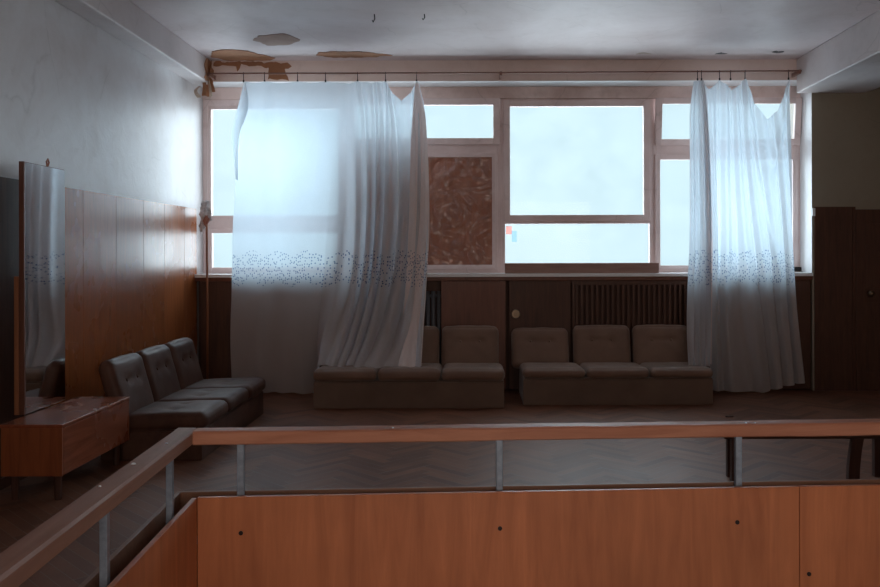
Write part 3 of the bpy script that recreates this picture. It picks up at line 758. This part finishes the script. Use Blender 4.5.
# ------------------------------------------------------------------ pole with rag in the left corner
t = empty('wooden_pole', (PX(207, 9.16), 9.16, 0)); tag(t, 'thin orange-brown wooden pole standing in the corner by the left wall', 'pole')
m = MB(); m.tube([(0, 0, 0), (.004, 0, .9), (-.002, 0, PZ(222, 9.16))], .013, 8); m.build('shaft', M['pole'], t, sm=True)
def rag(name, c, s, mat, seed):
    bm = bmesh.new(); bmesh.ops.create_icosphere(bm, subdivisions=4, radius=1)
    for v in bm.verts:
        p = v.co.copy(); k = .75 + .55 * mn.noise(p * 1.8 + Vector((seed, 0, 0))) + .4 * abs(mn.noise(p * 4 + Vector((0, seed, 0))))
        v.co = Vector((p.x * s[0], p.y * s[1], p.z * s[2])) * k + Vector(c)
    me = bpy.data.meshes.new(name); bm.to_mesh(me); bm.free(); me.materials.append(mat)
    o = bpy.data.objects.new(name, me); C.objects.link(o); return o
o = rag('rag', (0, 0, 0), (.075, .045, .115), M['rag'], 3); o.location = (PX(205, 9.14), 9.14, PZ(211, 9.14)); tag(o, 'crumpled grey and white rag on top of the corner pole', 'rag')
o2 = rag('rag_tail', (.02, -.03, -.09), (.035, .02, .06), M['rag2'], 8); o2.parent = o
o3 = rag('rag_tail', (-.03, 0, -.15), (.03, .02, .06), M['rag'], 5); o3.parent = o

# ------------------------------------------------------------------ flaking plaster
def blob(name, poly, plane, lab, mat, th=.006, seed=0):
    """poly given in metres on a plane; the outline is roughened."""
    pts = []
    n_ = len(poly)
    for i in range(n_):
        a, b = Vector(poly[i]), Vector(poly[(i + 1) % n_])
        k = max(2, int((b - a).length / .03))
        for j in range(k):
            p = a.lerp(b, j / k); p += Vector((mn.noise(Vector((p.x * 14, p.y * 14, seed))), mn.noise(Vector((p.x * 14, p.y * 14, seed + 9))))) * .035
            pts.append(p)
    bm = bmesh.new(); vs_ = [bm.verts.new(plane(p.x, p.y, 0)) for p in pts]; f = bm.faces.new(vs_)
    r_ = bmesh.ops.extrude_face_region(bm, geom=[f]); 
    for v in [g for g in r_['geom'] if isinstance(g, bmesh.types.BMVert)]:
        pass
    top = [g for g in r_['geom'] if isinstance(g, bmesh.types.BMVert)]
    nrm = Vector(plane(0, 0, 1)) - Vector(plane(0, 0, 0))
    for v in top: v.co += nrm * th
    bmesh.ops.triangulate(bm, faces=bm.faces[:]); bmesh.ops.recalc_face_normals(bm, faces=bm.faces)
    me = bpy.data.meshes.new(name); bm.to_mesh(me); bm.free(); me.materials.append(mat)
    o = bpy.data.objects.new(name, me); C.objects.link(o); tag(o, lab, 'plaster damage'); return o
cplane = lambda a, b, k: (a, b, ZC - .0005 - k)            # ceiling
wplane = lambda a, b, k: (a, YW - .0005 - k, b)            # lintel face
def cy(py): return (ZC - EYE) * F / (VY - py)
def cp(px, py): Y = cy(py); return (PX(px, Y), Y)
def wp(px, py): return (PX(px, YW), PZ(py, YW))
blob('bare_plaster_patch', [cp(212, 56), cp(212, 50.5), cp(232, 48.5), cp(248, 50), cp(262, 54), cp(276, 57.5), cp(270, 59.6), cp(230, 59.6)], cplane, 'orange brown bare patch of ceiling in the left corner above the window', M['brick'], .006, 1)
blob('bare_plaster_patch', [cp(316, 54.5), cp(320, 51.5), cp(345, 50.5), cp(375, 52), cp(393, 55), cp(370, 56.5), cp(335, 57)], cplane, 'long brown flaked patch on the ceiling above the left curtain', M['brick'], .005, 2)
blob('bare_plaster_patch', [cp(252, 39), cp(262, 34.5), cp(285, 33), cp(302, 39), cp(290, 44), cp(270, 45)], cplane, 'round pale brown flaked patch on the ceiling, left and nearest the camera', M['chip'], .004, 3)
blob('bare_plaster_patch', [wp(214, 66), wp(214, 61.5), wp(262, 61), wp(288, 63), wp(291, 66), wp(286, 70), wp(289, 79), wp(268, 79.5), wp(270, 66.5), wp(241, 64.5), wp(238, 71), wp(236, 64.5)], wplane, 'brown bare streaks on the wall above the top left of the curtain', M['brick'], .004, 4)
blob('bare_plaster_patch', [wp(206, 96), wp(205, 66), wp(212, 62), wp(213.5, 75), wp(214, 90), wp(211, 97)], lambda a, b, k: (a, YW - .001 - k, b), 'torn brown plaster column at the left corner of the window niche', M['brick'], .02, 5)
blob('bare_plaster_patch', [cp(771, 53), cp(776, 51.5), cp(784, 51.8), cp(783, 53.5)], cplane, 'small dark hole in the ceiling near the right beam', M['black'], .003, 6)
blob('bare_plaster_patch', [cp(716, 54.5), cp(722, 53), cp(728, 54)], cplane, 'tiny dark chip in the ceiling above the right curtain', M['black'], .003, 7)
blob('bare_plaster_patch', [cp(636, 54), cp(645, 52.5), cp(650, 54)], cplane, 'tiny faint chip in the ceiling above the big clear window', M['flake'], .003, 8)
bplane = lambda a, b, k: (-2.8195 + k, a, b)
blob('bare_plaster_patch', [(8.98, 3.335), (9.03, 3.42), (8.99, 3.50), (9.05, 3.565), (9.235, 3.57), (9.235, 3.335), (9.1, 3.33)], bplane, 'torn brown patch on the inner face of the left beam end', M['brick'], .006, 11)
# curled flakes of paint in the corner
fk = empty('curled_plaster', (PX(209, 9.2), 9.2, PZ(92, 9.2))); tag(fk, 'curled torn strips of plaster hanging in the left window corner', 'plaster flakes')
for k, (x, z, w_, hh, cu) in enumerate(((-.04, -.04, .05, .26, .05), (.015, -.05, .035, .33, .04), (.05, .0, .03, .3, -.03), (-.09, -.06, .05, .12, .06))):
    def fs(u, v, x=x, z=z, w_=w_, hh=hh, cu=cu, k=k):
        return (x + (u - .5) * w_ * (1 - .5 * v) + .02 * math.sin(v * 4 + k), -.03 - abs(cu) * math.sin(v * 2.6) - .02 * u * u + .008 * mn.noise(Vector((u * 3, v * 6, k))), z + v * hh)
    f_ = grid_mesh('strip', fs, 6, 14, M['flake'] if k % 2 else M['brick'], fk)
    sm_ = f_.modifiers.new('solid', 'SOLIDIFY'); sm_.thickness = .006
# ceiling hooks
for (px, py, ln, lab) in ((375, 14, .07, 'small black hook in the ceiling, left one of two'), (425, 14, .05, 'small black hook in the ceiling, right one of two')):
    x, y = cp(px, py); o = MB(); o.tube([(x, y, ZC), (x + .003, y, ZC - ln * .6), (x - .012, y, ZC - ln), (x - .018, y, ZC - ln * .75)], .005, 6)
    tag(o.build('ceiling_hook', M['black']), lab, 'hook')
# switch-like block on reveal edge
tag(box(XO - .002, XO + .028, YW - .022, YW - .001, PZ(217, YW), PZ(209, YW)).build('wall_fitting', M['soffit'], bevel=.003), 'tiny white block on the wall edge right of the window', 'fitting')
# chips on floor
for (px, py, s, lab) in ((716, 393, .03, 'small dark chip on the floor under the right curtain hem'), (729, 418, .035, 'small dark splinter on the floor just beyond the handrail')):
    Y = EYE * F / (py - VY); x = PX(px, Y)
    m = MB(); m.box(x - s, x + s, Y - .012, Y + .012, .001, .014); tag(m.build('wood_chip', M['darkwood'], bevel=.004), lab, 'debris')

# ------------------------------------------------------------------ outside
# ------------------------------------------------------------------ world and lights
w = bpy.data.worlds.new('overcast'); bpy.context.scene.world = w; w.use_nodes = True
nt = w.node_tree; nt.nodes.clear()
out = nt.nodes.new('ShaderNodeOutputWorld'); bg = nt.nodes.new('ShaderNodeBackground')
tc = nt.nodes.new('ShaderNodeTexCoord'); nz = nt.nodes.new('ShaderNodeTexNoise'); nz.inputs['Scale'].default_value = 3; nz.inputs['Detail'].default_value = 5
rp = nt.nodes.new('ShaderNodeValToRGB'); rp.color_ramp.elements[0].position = .3; rp.color_ramp.elements[0].color = (.60, .80, .86, 1)
rp.color_ramp.elements[1].position = .7; rp.color_ramp.elements[1].color = (.68, .86, .91, 1)
nt.links.new(tc.outputs['Generated'], nz.inputs['Vector']); nt.links.new(nz.outputs['Fac'], rp.inputs[0])
nt.links.new(rp.outputs[0], bg.inputs[0]); bg.inputs[1].default_value = 1.0; nt.links.new(bg.outputs[0], out.inputs[0])

def sun(name, rot, strength, angle, col):
    l = bpy.data.lights.new(name, 'SUN'); l.energy = strength; l.angle = math.radians(angle); l.color = col
    o = bpy.data.objects.new(name, l); C.objects.link(o)
    d = Vector(rot).normalized(); o.rotation_euler = d.to_track_quat('-Z', 'Y').to_euler(); return o
sun('skylight_sun', (-.05, -1, -.02), 10.5, 102, (.82, .925, 1))
la = bpy.data.lights.new('rear_fill_light', 'AREA'); la.shape = 'RECTANGLE'; la.size = 4.4; la.size_y = 2.3; la.energy = 92; la.color = (1, .73, .57)  # warm fill lamp added out of view, brightens surfaces facing the camera
o = bpy.data.objects.new('rear_fill_light', la); C.objects.link(o); o.location = (1.0, YB - .1, 1.75); o.rotation_euler = (math.radians(90), 0, 0)

# ------------------------------------------------------------------ camera
cd = bpy.data.cameras.new('camera'); cam = bpy.data.objects.new('camera', cd); C.objects.link(cam)
cam.location = (0, 0, EYE); cam.rotation_euler = (math.radians(90), math.radians(.15), 0)
cd.sensor_width = 36; cd.lens = 35; cd.shift_x = -(VX - 440) / 880; cd.shift_y = -(293.5 - VY) / 880
cd.clip_end = 300; cd.clip_start = .05
sc = bpy.context.scene; sc.camera = cam
vs2 = sc.view_settings; vs2.view_transform = 'Standard'; vs2.look = 'None'; vs2.gamma = 1; vs2.use_curve_mapping = False; vs2.exposure = 0
